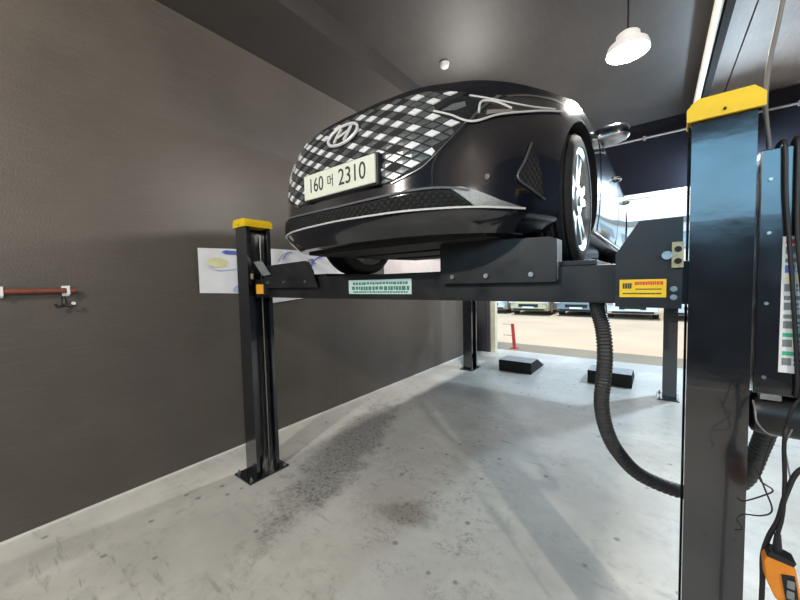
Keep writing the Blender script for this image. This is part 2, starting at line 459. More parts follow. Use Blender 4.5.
# grille: one lattice that fills the front, light and dark diamond facets
GR = [(0, 6.45), (1.2, 6.45), (2.2, 6.38), (2.9, 6.22), (3.5, 5.98), (3.25, 5.72), (2.9, 5.50), (2.53, 5.20), (2.95, 5.0), (3.40, 4.78), (3.22, 4.50),
      (3.03, 4.25), (2.76, 3.90), (2.48, 3.55), (2.22, 3.30), (1.9, 3.12), (1.6, 2.98), (.8, 2.90), (0, 2.90)]
GRF = GR + [(-u, v) for u, v in GR[-2:0:-1]]
def grille():
    mb = MB()
    patch(mb, cells(GRF, .25, .25), .004, .012, 0)
    SH = [(math.copysign(float(np.interp(abs(u), range(NC), ARC)), u), float(np.interp(v, range(NR), ZF))) for u, v in
          [q for i in range(len(GRF)) for q in [(GRF[i - 1][0] + (GRF[i][0] - GRF[i - 1][0]) * t / 3, GRF[i - 1][1] + (GRF[i][1] - GRF[i - 1][1]) * t / 3) for t in range(3)]]]
    e1 = (.0415, -.0190); e2 = (-.0415, -.0190); h0 = .60
    for i in range(-40, 41):
        for j in range(-40, 41):
            c0 = (i * e1[0] + j * e2[0], h0 + i * e1[1] + j * e2[1])
            if abs(c0[0]) > .85 or not .28 < c0[1] < .84: continue
            kind = (i % 2, j % 2)
            w = .90 if kind == (0, 0) else .84
            if kind == (1, 1) and abs(c0[0]) < .36: continue            # open, black
            q = []
            for a, b in ((-.5, -.5), (.5, -.5), (.5, .5), (-.5, .5)):
                q.append((c0[0] + (a * e1[0] + b * e2[0]) * w, c0[1] + (a * e1[1] + b * e2[1]) * w))
            # keep only what lies in the grille outline
            def inside(p):
                r = False
                for k in range(len(SH)):
                    (x1, y1), (x2, y2) = SH[k - 1], SH[k]
                    if (y1 > p[1]) != (y2 > p[1]) and p[0] < (x2 - x1) * (p[1] - y1) / (y2 - y1) + x1: r = not r
                return r
            ins = [inside(p) for p in q]
            if sum(ins) < 3 or not inside(c0): continue
            q = [p if k else (c0[0] + (p[0] - c0[0]) * .35, c0[1] + (p[1] - c0[1]) * .35) for p, k in zip(q, ins)]
            uv = [(U_of_s(p[0]), V_of_h(p[1])) for p in q]; cu = (U_of_s(c0[0]), V_of_h(c0[1]))
            lift = .0085 if kind == (0, 0) else .006
            V = [surf(*p, .0035) for p in uv] + [surf(uv[k][0] + (cu[0] - uv[k][0]) * .1, uv[k][1] + (cu[1] - uv[k][1]) * .1, lift) for k in range(4)] + [surf(*cu, lift + .0015)]
            F = [(k, (k + 1) % 4, 4 + (k + 1) % 4, 4 + k) for k in range(4)] + [(4 + k, 4 + (k + 1) % 4, 8) for k in range(4)]
            mb.add(V, F, 1 if kind == (0, 0) else 2)
    return mb.build('grille', [M['matte'], M['facet'], M['midfacet']], car)
grille()
fr = MB(); strip(fr, [(3.42, 4.76), (3.03, 4.21), (2.48, 3.51), (2.22, 3.26), (1.9, 3.08), (1.6, 2.93)], .0026, .005)
fr.build('grille_trim', M['satin'], car, 40)
fr = MB(); strip(fr, [(-3.42, 4.76), (-3.03, 4.21), (-2.48, 3.51), (-2.22, 3.26), (-1.9, 3.08), (-1.6, 2.93)], .0026, .005)
fr.build('grille_trim', M['satin'], car, 40)

# headlights
HL = [(2.60, 5.17), (2.95, 5.58), (3.52, 5.80), (4.37, 5.88), (5.35, 5.84), (6.63, 5.70), (5.65, 5.36), (4.42, 5.02), (3.54, 4.71), (2.95, 5.02)]
for s in (1, -1):
    q = (lambda L: L) if s > 0 else mir
    mb = MB(); patch(mb, cells(q(HL), .25, .2), .008, .014)
    h = mb.build('headlight', M['lens'], car, 40)
    t = MB(); strip(t, q([(2.55, 5.21), (2.95, 5.00), (3.54, 4.68), (4.42, 5.0), (5.65, 5.35), (6.7, 5.70)]), .0045, .010)
    t.build('chrome_trim', M['bright'], h, 40)
    t = MB(); strip(t, q([(3.55, 5.74), (4.3, 5.58), (5.2, 5.50), (5.7, 5.52), (6.3, 5.66)]), .0038, .011)
    t.build('light_guide', M['bright'], h, 40)
    t = MB(); strip(t, q([(3.75, 5.0), (3.85, 5.42), (4.1, 5.52), (4.4, 5.46), (4.75, 5.28)]), .005, .011)
    t.build('running_lamp', M['bright'], h, 40)
    t = MB(); patch(t, cells(q([(3.95, 4.93), (4.0, 5.12), (4.5, 5.2), (4.95, 5.24), (4.45, 5.06)]), .2, .2), .011, .004)
    t.build('reflector', M['reflector'], h, 40)
    t = MB(); patch(t, cells(q([(2.75, 5.2), (3.05, 5.42), (3.4, 5.5), (3.42, 5.3), (3.1, 5.16)]), .2, .2), .0095, .003)
    t.build('inner_reflector', M['insert'], h, 40)

# lower intake: dark mesh with raised wires
LI = [(-3.44, 1.72), (-3.0, 2.28), (-2.5, 2.42), (-1.2, 2.34), (0, 2.30), (1.2, 2.34), (2.5, 2.42), (3.0, 2.28), (3.44, 1.72), (3.3, 1.66), (0, 1.66), (-3.3, 1.66)]
mb = MB(); patch(mb, cells(LI[::-1], .3, .2), .003, .010, 0)
def in_poly(p, L):
    r = False
    for k in range(len(L)):
        (x1, y1), (x2, y2) = L[k - 1], L[k]
        if (y1 > p[1]) != (y2 > p[1]) and p[0] < (x2 - x1) * (p[1] - y1) / (y2 - y1) + x1: r = not r
    return r
def wires(mb, L, pu, pv, r, off, mi=1):
    us = [p[0] for p in L]; vs = [p[1] for p in L]; umin, umax, vmin, vmax = min(us), max(us), min(vs), max(vs)
    for sgn in (1, -1):
        k = math.floor((umin - (vmax - vmin) / pv * pu) / pu)
        while k * pu < umax + (vmax - vmin) / pv * pu:
            run = []
            N_ = 24
            for t in range(N_ + 1):
                v = vmin + (vmax - vmin) * t / N_; u = k * pu + sgn * (v - vmin) / pv * pu
                if in_poly((u, v), L): run.append(surf(u, v, off))
                else:
                    if len(run) > 1: mb.tube(run, r, 4, mi)
                    run = []
            if len(run) > 1: mb.tube(run, r, 4, mi)
            k += 1
wires(mb, LI, .17, .36, .0035, .006)
mb.build('lower_intake', [M['matte'], M['plastic']], car)
mb = MB(); strip(mb, [(-5.0, 1.56), (-4.2, 1.55), (-3.4, 1.56), (-2.3, 1.56), (-1, 1.6), (0, 1.63), (1, 1.6), (2.3, 1.56), (3.4, 1.56), (4.2, 1.55), (5.0, 1.56)], .0045, .008)
mb.build('lower_lip_trim', M['bright'], car, 40)
mb = MB(); strip(mb, [(-3.4, 2.36), (-2.6, 2.54), (-1.2, 2.46), (0, 2.42), (1.2, 2.46), (2.6, 2.54), (3.4, 2.36)], .005, .006)
mb.build('upper_lip_trim', M['insert'], car, 40)
def ins(mb, q): patch(mb, cells(q([(2.9, 2.52), (3.2, 2.52), (3.6, 2.34), (4.2, 1.98), (5.02, 1.60), (4.2, 1.60), (3.52, 1.64), (3.3, 2.0), (3.05, 2.34)]), .2, .2), .006, .012)
both('bumper_insert', ins, M['insert'])
# bumper side vents
VT = [(5.30, 4.02), (5.50, 3.6), (5.62, 3.14), (5.69, 2.16), (5.1, 2.6), (4.80, 2.89)]
for s in (1, -1):
    q = (lambda L: L) if s > 0 else mir
    mb = MB(); patch(mb, cells(q(VT), .2, .25), .003, .012, 0); wires(mb, VT if s > 0 else mir(VT), .16, .3, .003, .005)
    v_ = mb.build('side_vent', [M['matte'], M['plastic']], car)
    t = MB(); strip(t, q([(5.30, 4.1), (5.05, 3.5), (4.78, 2.89), (5.2, 2.5), (5.72, 2.10)]), .005, .006)
    t.build('vent_trim', M['darkgrey'], v_, 40)

# number plate
pl = MB(); pl.box(-.222, .262, -.020, -.008, .352, .474, 0, .003)
plate = pl.build('license_plate', M['plate'], car)
pb = MB(); pb.box(-.230, .270, -.008, .03, .344, .482, 0, .003); pb.build('plate_holder', M['plastic'], car)
def text_mesh(name, body, size, mats, parent, loc, rot=(PI / 2, 0, 0), ext=.0006, sx=1., space=1.):
    c = bpy.data.curves.new(name, 'FONT'); c.body = body; c.size = size; c.extrude = ext; c.align_x = 'CENTER'; c.align_y = 'CENTER'; c.space_character = space
    o = bpy.data.objects.new(name, c); COL.objects.link(o)
    dg = bpy.context.evaluated_depsgraph_get(); dg.update()
    me = bpy.data.meshes.new_from_object(o.evaluated_get(dg))
    bpy.data.objects.remove(o)
    me.materials.clear(); me.materials.append(mats)
    me.transform(Matrix.Diagonal((sx, 1, 1, 1)))
    r = link(bpy.data.objects.new(name, me)); r.location = loc; r.rotation_euler = rot; r.parent = parent
    return r
text_mesh('plate_number', '160', .098, M['ink'], plate, (-.127, -.0208, .413), sx=.78)
text_mesh('plate_letter', '\uba38', .062, M['ink'], plate, (-.020, -.0208, .411), sx=.85)
text_mesh('plate_number', '2310', .106, M['ink'], plate, (.123, -.0208, .413), sx=.84)

# emblem: an oval ring with a leaning H
em = MB()
def ell(a, b, r, off):
    pts = []
    for i in range(33):
        w = 2 * PI * i / 32; x = math.cos(w) * a; z = .636 + math.sin(w) * b
        p = S(U_of_s(x), V_of_h(z)); n = SN(U_of_s(x), V_of_h(z)); pts.append(p + n * off)
    em.tube(pts, r, 8, 0)
ell(.102, .051, .008, .018)
def emp(x, z, off=.018):
    p = S(U_of_s(x), V_of_h(z)); return p + SN(U_of_s(x), V_of_h(z)) * off
em.tube(crpath([emp(-.048, .603), emp(-.040, .636), emp(-.022, .671)], 4), .0075, 6)
em.tube(crpath([emp(.022, .601), emp(.040, .636), emp(.048, .669)], 4), .0075, 6)
em.tube(crpath([emp(-.042, .627), emp(-.01, .633), emp(.01, .639), emp(.042, .645)], 4), .007, 6)
em.build('emblem', M['bright'], car, 40)
eb = MB(); patch(eb, cells([(U_of_s(math.cos(2 * PI * i / 32) * .102), V_of_h(.636 + math.sin(2 * PI * i / 32) * .051)) for i in range(32)], .2, .25), .013, .010)
eb.build('emblem_backing', M['plastic'], car, 40)
# radar / parking sensor buttons on the bumper
for u, v in ((3.9, 2.86), (-3.9, 2.86)):
    p = surf(u, v, .002); s_ = MB(); s_.cyl(tuple(p), .012, .012, 1, 14); s_.build('parking_sensor', M['plastic'], car, 40)

# under tray, hanging a little under the nose
ut = MB()
ut.prism([(-.62, .30), (.62, .30), (.66, .50), (.50, 1.35), (-.50, 1.35), (-.66, .50)], .118, .150)
ut.box(-.5, .5, .62, .66, .108, .122); ut.box(-.42, .42, 1.0, 1.05, .106, .122)
ut.build('undertray', M['under'], car)
for s in (-1, 1):
    a = MB(); a.tube(crpath([(s * .40, 1.05, .20), (s * .55, .98, .17), (s * .70, .93, .20)], 5), .024, 10); a.build('control_arm', M['under'], car, 40)
ex = MB(); ex.tube(crpath([(.08, 1.3, .15), (.1, 2.0, .14), (.0, 3.0, .15), (.25, 3.6, .17), (.45, 4.6, .2)], 6), .035, 12); ex.build('exhaust_pipe', M['steel'], car, 40)

# doors, slightly proud of the body so their shut lines show
def bevelled(u0, u1, v0, v1, c=.06):
    return [(u0 + c, v0), (u1 - c, v0), (u1, v0 + .3), (u1, v1 - .3), (u1 - c, v1), (u0 + c, v1), (u0, v1 - .3), (u0, v0 + .3)]
for s in (1, -1):
    q = (lambda L: L) if s > 0 else mir
    for u0, u1, hu, nm in ((9.02, 10.33, 10.05, 'front'), (10.36, 11.35, 11.15, 'rear')):
        mb = MB(); patch(mb, cells(q(bevelled(u0, u1, 1.3, 6.9)), .125, .3), .004, .010)
        d = mb.build('door', M['paint'], car, 38)
        h = MB()
        a = surf(s * (hu - .16), 5.35, .004); b = surf(s * hu, 5.35, .004)
        o_ = np.array((s * .038, 0, 0))
        h.tube(crpath([a, a + o_ + np.array((0, .03, 0)), b + o_ - np.array((0, .03, 0)), b], 5), .011, 8)
        h.build('door_handle', M['chrome'], d, 40)
# sill trim
for s in (1, -1):
    mb = MB(); strip(mb, [(s * u, 1.05) for u in (8.9, 9.5, 10, 10.6, 11.2)], .007, .003); mb.build('sill_trim', M['satin'], car, 40)

# mirrors
for s in (1, -1):
    bm = bmesh.new(); bmesh.ops.create_uvsphere(bm, u_segments=24, v_segments=16, radius=1)
    for v in bm.verts:
        x, y, z = v.co
        f = lambda t, e: math.copysign(abs(t) ** e, t)
        v.co = Vector((s * (0.940 + f(x, .75) * .115), 1.79 + f(y, .8) * .075 + (x * .02), .955 + f(z, .75) * .066 + x * .008))
    low = [f_ for f_ in bm.faces if f_.calc_center_median().z < .938]
    for f_ in low: f_.material_index = 1
    vv = [tuple(v.co) for v in bm.verts]; bm.verts.index_update(); ff = [[v.index for v in f_.verts] for f_ in bm.faces]; mi = [f_.material_index for f_ in bm.faces]; bm.free()
    mr = mesh_obj('mirror', vv, ff, [M['paint'], M['satin']], car, mi, 40)
    st = MB(); st.tube(crpath([(s * .84, 1.76, .90), (s * .88, 1.77, .92), (s * .93, 1.78, .94)], 4), .028, 10, rf=lambda i: .032 - .001 * i)
    st.build('mirror_stalk', M['plastic'], mr, 40)
    gl = MB(); gl.box(s * .940 - .09, s * .940 + .09, 1.856, 1.866, .915, .998, 0, .004); gl.build('mirror_glass', M['chrome'], mr)

# glasshouse and roof (hardly seen from below)
def cabin_ring(z, a, y0, y1, n=48):
    out = []
    for i in range(n):
        w = 2 * PI * i / n; c, s_ = math.cos(w), math.sin(w)
        out.append((a * math.copysign(abs(s_) ** .35, s_), (y0 + y1) / 2 - (y1 - y0) / 2 * math.copysign(abs(c) ** .55, c), z))
    return out
def loft(rings, name, m, cap_top=False):
    V = [p for r in rings for p in r]; n = len(rings[0])
    F = [(i * n + j, i * n + (j + 1) % n, (i + 1) * n + (j + 1) % n, (i + 1) * n + j) for i in range(len(rings) - 1) for j in range(n)]
    if cap_top: F.append(tuple((len(rings) - 1) * n + j for j in range(n)))
    return mesh_obj(name, V, F, m, car, None, 40)
loft([cabin_ring(.84, .83, 1.15, 4.6), cabin_ring(.98, .80, 1.42, 4.4), cabin_ring(1.18, .72, 1.82, 4.05), cabin_ring(1.36, .635, 2.2, 3.7)], 'windows', M['glass'])
loft([cabin_ring(1.345, .645, 2.16, 3.74), cabin_ring(1.37, .64, 2.2, 3.7), cabin_ring(1.42, .57, 2.35, 3.5), cabin_ring(1.45, .42, 2.6, 3.25), cabin_ring(1.455, .1, 2.8, 3.0)], 'roof', M['paint'], True)
# tail lamps
mb = MB(); patch(mb, cells([(13.2, 5.2), (13.2, 5.9), (17, 6.0), (17, 5.5)], .25, .3), .006, .010); mb.build('tail_light', M['redink'], car, 40)
mb = MB(); patch(mb, cells(mir([(13.2, 5.2), (13.2, 5.9), (17, 6.0), (17, 5.5)]), .25, .3), .006, .010); mb.build('tail_light', M['redink'], car, 40)

# wheels: tyre, rim with five split spokes, hub cap, brake disc
def wheel(x, y, s):
    e = link(bpy.data.objects.new('wheel', None)); e.parent = car; e.location = (x, y, .3393); e.empty_display_size = .1
    R_ = .3393; w = .1225
    prof = [(.258, -w * .92), (.270, -w * .99), (.300, -w), (.322, -w * .94), (.334, -w * .8)]
    for k in (-.75, -.35, .05, .45):
        a = k * w; prof += [(R_, a), (R_, a + .026), (R_ - .007, a + .030), (R_ - .007, a + .040)]
    prof += [(R_, w * .8), (.334, w * .84), (.322, w * .94), (.300, w), (.270, w * .99), (.258, w * .92)]
    t = MB(); t.lathe(prof, axis=0, n=72); t.build('tyre', M['rubber'], e, 30)
    r = MB()
    r.lathe([(.240, -.108), (.264, -.118), (.258, -.09), (.240, 0), (.258, .09), (.264, .118), (.240, .108), (.230, 0), (.240, -.108)], axis=0, n=60)
    fx = s * .100
    for k in range(5):
        for d in (-.16, .16):
            w0 = 2 * PI * k / 5 + d * .55; w1 = 2 * PI * k / 5 + d * 1.35
            a = Vector((fx * .92, math.sin(w0) * .05, math.cos(w0) * .05)); b = Vector((fx * 1.05, math.sin(w1) * .250, math.cos(w1) * .250))
            dirv = (b - a).normalized(); side = dirv.cross(Vector((1, 0, 0))).normalized()
            V = []
            for p, hw, dp in ((a, .026, .03), (b, .018, .022)):
                for sx, sd in ((0, -1), (0, 1), (-1, 1), (-1, -1)): V.append(p + side * hw * sd + Vector((s * dp * sx, 0, 0)))
            r.add(V, [(0, 1, 2, 3), (7, 6, 5, 4), (0, 4, 5, 1), (1, 5, 6, 2), (2, 6, 7, 3), (3, 7, 4, 0)])
    r.cyl((fx * .85, 0, 0), .075, .04, 0, 30)
    r.build('rim', M['alloy'], e, 35)
    h = MB(); h.cyl((fx * .85 + s * .024, 0, 0), .030, .012, 0, 24); h.build('hub_cap', M['satin'], e, 40)
    b_ = MB(); b_.cyl((s * .02, 0, 0), .165, .022, 0, 36); b_.build('brake_disc', M['steel'], e, 40)
for y in (.93, 3.815):
    for s in (1, -1): wheel(s * .777, y, s)
# ------------------------------------------------------------------ the setting
WX, RX, CZ = -3.445, 4.2, 4.40
BY, FY = 7.45, -4.2           # back wall face, front wall face
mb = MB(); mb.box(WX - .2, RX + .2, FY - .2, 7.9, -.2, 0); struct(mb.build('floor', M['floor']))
mb = MB(); mb.box(WX - .2, WX, FY - .2, 7.7, 0, 4.7); struct(mb.build('wall_left', M['wall']))
mb = MB(); mb.box(RX, RX + .2, FY - .2, 7.7, 0, 4.7); struct(mb.build('wall_right', M['bay']))
mb = MB(); mb.box(WX - .2, .46, FY - .2, 7.7, CZ, 4.7, 0); struct(mb.build('ceiling', M['ceil']))
mb = MB()
mb.box(.54, .742, FY - .2, 7.0, CZ - .05, 4.7); mb.box(.757, 1.50, FY - .2, 7.0, CZ - .05, 4.7); mb.box(1.515, RX + .2, FY - .2, 7.0, CZ - .05, 4.7)
mb.box(.46, RX + .2, FY - .2, 7.7, CZ + .03, 4.7)
struct(mb.build('ceiling_panels', M['ceilr']))
mb = MB(); mb.box(WX, -2.64, FY, BY, 4.153, CZ, 0); struct(mb.build('trim_1', M['ceil']))          # boxed beam along the left wall
mb = MB(); mb.box(.475, .54, FY, 7.0, 4.17, CZ, 0); struct(mb.build('trim_2', M['edge']))          # dark strip standing in for the shade beside the cable tray
# back wall: header over the wide door opening, ribbed return at its left
mb = MB(); mb.box(WX, RX, BY, BY + .2, 3.18, CZ, 0); struct(mb.build('wall_back', M['navy']))
mb = MB(); mb.box(WX, -3.10, BY, BY + .2, 0, 3.18)
for i in range(5): mb.box(WX + .02 + i * .065, WX + .05 + i * .065, BY - .022, BY, 0, 3.18)
struct(mb.build('wall_back_return', M['ribbed']))
mb = MB(); mb.box(2.2, RX, BY, BY + .2, 0, 3.18); struct(mb.build('wall_back_side', M['navy']))
mb = MB(); mb.box(-3.10, 2.2, BY - .02, BY + .10, 3.10, 3.18, 0, .006); mb.box(-3.10, 2.2, BY + .02, BY + .06, 3.05, 3.10); struct(mb.build('trim_3', M['white']))
mb = MB(); mb.box(-3.10, -2.985, BY + .06, BY + .2, 0, 3.10, 0, .006); struct(mb.build('trim_4', M['cream']))
mb = MB(); mb.box(WX, WX + .010, FY, BY, 0, .013); struct(mb.build('baseboard_left', M['white']))
# front wall behind the camera with a high window band
WZ0, WZ1, WX0, WX1 = 2.5, 3.9, -2.2, 3.6
mb = MB()
mb.box(WX, RX, FY - .2, FY, 0, WZ0); mb.box(WX, RX, FY - .2, FY, WZ1, CZ); mb.box(WX, WX0, FY - .2, FY, WZ0, WZ1); mb.box(WX1, RX, FY - .2, FY, WZ0, WZ1)
struct(mb.build('wall_front', M['bay']))
mb = MB()
for x in (WX0, -.30, 1.65, WX1 - .06): mb.box(x, x + .06, FY - .14, FY - .06, WZ0, WZ1)
mb.box(WX0, WX1, FY - .13, FY - .07, WZ0, WZ0 + .06); mb.box(WX0, WX1, FY - .13, FY - .07, WZ1 - .06, WZ1)
struct(mb.build('window_1', M['grey']))
# yard outside
mb = MB(); mb.box(-60, 60, 7.9, 90, -.25, -.03); mb.box(-60, 60, -60, FY - .2, -.25, -.03); struct(mb.build('ground', M['asphalt']))
mb = MB(); mb.box(WX - .6, RX + .6, BY + .2, 8.02, 4.2, 4.75); struct(mb.build('trim_5', M['navy']))   # eave over the door

# ------------------------------------------------------------------ four-post lift
PX = {'L': (-2.93, -2.75), 'R': (.087, .240)}
def channel(x0, x1, y0, y1, side, t=.012, lip=.03):
    """C profile, open towards the other post"""
    if side == 'L': return [(x0, y0), (x1, y0), (x1, y0 + lip), (x1 - t, y0 + lip), (x1 - t, y0 + t), (x0 + t, y0 + t), (x0 + t, y1 - t), (x1 - t, y1 - t), (x1 - t, y1 - lip), (x1, y1 - lip), (x1, y1), (x0, y1)]
    return [(x0 + x1 - x, y) for x, y in reversed(channel(x0, x1, y0, y1, 'L', t, lip))]
def post(label, side, y0, capstyle):
    x0, x1 = PX[side]; cx, y1 = (x0 + x1) / 2, y0 + (.22 if side == 'L' else .20); cy = (y0 + y1) / 2
    t = thing('lift_post', label, 'lift post', (cx, cy, 0), 0, 'posts of the car lift')
    X0, X1, Y0, Y1 = x0 - cx, x1 - cx, y0 - cy, y1 - cy
    m = MB(); m.prism(channel(X0, X1, Y0, Y1, side), .014, 2.234 if side == 'R' else 2.20); m.build('column', M['post'], t)
    m = MB()
    if capstyle:
        w = .014
        m.prism([(X0 - w, 2.19), (X1 + w, 2.19), (X1 + w, 2.23), (X1 - .012, 2.257), (X0 + .012, 2.257), (X0 - w, 2.23)], Y0 - .016, Y0 - .003 if side == 'R' else Y1 + .016, 1)
        if side == 'R': m.box(X0 - .004, X1 + .004, Y0 - .003, Y1 + .01, 2.234, 2.25)
        m.cyl(((X0 + X1) / 2, Y0 - .018, 2.207), .004, .006, 1, 10, 1)
    m.build('cap', [M['yellow'], M['matte']], t)
    bx0, bx1 = (X0 - .03, X1 + .06) if side == 'L' else (X0 - .06, X1 + .03)
    m = MB(); m.box(bx0, bx1, Y0 - .10, Y1 + .06, 0, .014, 0, .003); m.build('base_plate', M['post'], t)
    for a, b in ((bx0 + .03, Y0 - .07), (bx1 - .03, Y0 - .07), (bx0 + .03, Y1 + .035), (bx1 - .03, Y1 + .035)):
        m = MB(); m.cyl((a, b, .016), .016, .005, 2, 16); m.cyl((a, b, .025), .012, .014, 2, 6); m.cyl((a, b, .036), .007, .022, 2, 10); m.build('anchor_bolt', M['steel'], t, 40)
    d = 1 if side == 'L' else -1
    lx = X0 + .045 if side == 'L' else X1 - .045
    m = MB(); m.box(lx - .008, lx + .008, -.03, .03, .05, 2.16)
    m.build('locking_ladder', M['post'], t)
    m = MB(); m.cyl((lx + d * .055, .055, 1.10), .006, 2.08, 2, 8); m.build('lifting_cable', M['steel'], t, 40)
    return t
pFL = post('black lift post with a yellow cap standing next to the left wall, front', 'L', 1.46, 1)
pFR = post('big dark lift post in the right foreground with a yellow cap', 'R', 1.50, 1)
pRL = post('slim black far lift post near the left wall, by the ribbed return', 'L', 5.76, 1)
pRR = post('grey far lift post in the doorway at right, behind the black hose', 'R', 5.80, 1)

plat = thing('lift_platform', 'black raised lift platform of crossbeams and runways carrying the sedan', 'lift platform', (-1.336, 3.7, 1.584))
ox, oy, oz = -1.336, 3.7, 1.584
class PB(MB):
    def build(s, name, mats, parent=None, smooth=None):
        p = parent or plat
        s.v = [(x - ox, y - oy, z - oz) for x, y, z in s.v]
        return MB.build(s, name, mats, p, smooth)
for y in (1.53, 5.83):
    m = PB(); m.box(-2.895, .215, y, y + .112, 1.584, 1.737, 0, .006); m.build('crossbeam', M['beam'])
for x0, x1 in ((-2.60, -1.84), (-.90, -.19)):
    m = PB(); m.box(x0, x1, 1.545, 6.0, 1.737, 1.758, 0, .003); m.build('runway', M['beam'])
    for x in (x0, x1 - .05):
        m = PB(); m.box(x, x + .05, 1.68, 5.82, 1.64, 1.737); m.build('runway_rail', M['beam'])
def flap(x0, x1, poly, ret):
    m = PB(); m.prism(poly, 1.495, 1.505, 1)
    w = m.build('wheel_stop', M['beam'])
    if ret:
        r = PB(); r.box(x1 - .010, x1, 1.497, 1.60, poly[0][1] + .01, 1.852); MB.build(PB.add.__get__(r)([], []) if 0 else _loc(r), 'stop_side_plate', M['grey'], w)
    for k in range(3):
        bx = x0 + (x1 - x0) * (.13, .45, .82)[k]; b = PB(); b.cyl((bx, 1.490, 1.706), .011, .012, 1, 14); MB.build(_loc(b), 'stop_bolt', M['steel'], w, 40)
def _loc(b):
    b.v = [(x - ox, y - oy, z - oz) for x, y, z in b.v]; return b
flap(-.885, -.33, [(-.885, 1.672), (-.33, 1.672), (-.33, 1.852), (-.36, 1.862), (-.86, 1.878), (-.885, 1.873)], True)
flap(-2.60, -1.88, [(-2.56, 1.664), (-1.88, 1.664), (-1.93, 1.78), (-1.975, 1.848), (-2.02, 1.856), (-2.58, 1.842)], False)
m = PB(); m.prism([(-2.68, 1.885), (-2.56, 1.885), (-2.44, 1.770), (-2.55, 1.765)], 1.475, 1.485, 1); m.build('guard_plate', M['grey'])
# end bracket on the right with its plates, bolts and labels
m = PB(); m.prism([(-.122, 1.575), (.070, 1.572), (.070, 1.884), (-.052, 1.884), (-.122, 1.770)], 1.483, 1.495, 1)
m.box(-.11, .06, 1.495, 1.53, 1.60, 1.72)
br = m.build('end_bracket', M['beam'])
lb = PB(); lb.box(-.108, .028, 1.4805, 1.483, 1.611, 1.675)
lbl = MB.build(_loc(lb), 'warning_label', M['yellow'], br)
lt = PB()
def dashes(mb, x0, x1, y, z, h, n, rnd, mi=0, gap=.25, d=.0008):
    """a line of lettering too small to read: broken strokes"""
    x = x0; k = 0
    while x < x1 - .001:
        w = (x1 - x0) / n * (.55 + .7 * rnd.random())
        mb.box(x, min(x + w * (1 - gap), x1), y - d, y, z - h * (.5 if rnd.random() > .3 else .35), z + h * .5, mi); x += w
rn = random.Random(3)
dashes(lt, -.062, .020, 1.4805, 1.661, .013, 13, rn, 0)
dashes(lt, -.098, -.070, 1.4805, 1.652, .020, 4, rn, 1); dashes(lt, -.06, .015, 1.4805, 1.640, .004, 16, rn, 1); dashes(lt, -.098, .015, 1.4805, 1.624, .005, 22, rn, 1)
MB.build(_loc(lt), 'label_print', [M['redink'], M['ink']], lbl)
for z in (1.640, 1.611):
    b = PB(); b.cyl((.048, 1.478, z), .0075, .012, 1, 6); b.cyl((.048, 1.482, z), .010, .003, 1, 16); MB.build(_loc(b), 'bracket_bolt', M['steel'], br, 40)
b = PB(); b.box(.040, .072, 1.468, 1.483, 1.712, 1.800, 0, .002); k_ = MB.build(_loc(b), 'latch_block', M['brass'], br)
for z in (1.735, 1.775):
    b = PB(); b.cyl((.057, 1.4665, z), .010, .004, 1, 14); MB.build(_loc(b), 'latch_hole', M['matte'], k_)
b = PB(); b.cyl((.028, 1.474, 1.756), .0145, .018, 1, 20); MB.build(_loc(b), 'release_knob', M['steel'], br, 40)
# pale label on the crossbeam
m = PB(); m.box(-1.60, -1.095, 1.5275, 1.53, 1.617, 1.705); ml = m.build('crossbeam_label', M['mint'])
m = PB(); rn = random.Random(5)
dashes(m, -1.56, -1.12, 1.5275, 1.682, .016, 18, rn); dashes(m, -1.57, -1.11, 1.5275, 1.652, .024, 15, rn); dashes(m, -1.56, -1.12, 1.5275, 1.629, .010, 24, rn)
MB.build(_loc(m), 'label_print', M['mintink'], ml)
# left carriage details
m = PB(); m.box(-2.66, -2.535, 1.478, 1.53, 1.606, 1.704, 0, .006); ob = m.build('end_switch', M['matte'])
m = PB(); m.box(-2.65, -2.545, 1.470, 1.479, 1.616, 1.694, 0, .004); MB.build(_loc(m), 'switch_cover', M['amber'], ob)
m = PB(); m.box(-2.80, -2.735, 1.482, 1.50, 1.74, 1.79, 0, .004); m.build('latch_block', M['brass'])

# ------------------------------------------------------------------ control box on the right post
cb = thing('control_box', 'dark steel control box hung beside the right foreground post', 'control box', (.42, 1.58, 1.36))
def at(mb, o): 
    mb.v = [(x - o[0], y - o[1], z - o[2]) for x, y, z in mb.v]; return mb
CB = (.42, 1.58, 1.36)
m = MB(); m.box(.246, .59, 1.49, 1.70, 1.312, 2.059, 0, .004); at(m, CB).build('cabinet', M['post'], cb)
for x, z in ((.268, 1.968), (.268, 1.808), (.268, 1.594), (.268, 1.365)):
    m = MB(); m.cyl((x, 1.488, z), .005, .006, 1, 12); at(m, CB).build('cabinet_screw', M['steel'], cb, 40)
m = MB(); m.box(.297, .385, 1.4865, 1.49, 1.386, 1.794); lab = at(m, CB).build('instruction_label', M['white'], cb)
m = MB(); rn = random.Random(9)
for k in range(7):
    z = 1.778 - k * .0555
    m.box(.303, .378, 1.4855, 1.4865, z - .006, z + .006, (0, 2, 1, 2, 2, 3, 3)[k] if k in (0, 2, 5, 6) else 2)
    m.box(.303, .322, 1.4855, 1.4865, z - .036, z - .014, 2 if k != 1 else 4); dashes(m, .326, .378, 1.4865, z - .019, .008, 7, rn, 2, d=.001); dashes(m, .326, .378, 1.4865, z - .032, .006, 7, rn, 2, d=.001)
at(m, CB).build('label_print', [M['redink'], M['paleyellow'], M['grey'], M['green'], M['blue']], lab)
for k in range(5):
    m = MB(); m.box(.335, .40, 1.484, 1.49, 1.974 - k * .029, 1.981 - k * .029); at(m, CB).build('vent_slot', M['matte'], cb)
PU = (.42, 1.57, 1.18)
pu = thing('hydraulic_tank', 'dark rounded hydraulic tank under the control box', 'tank', PU)
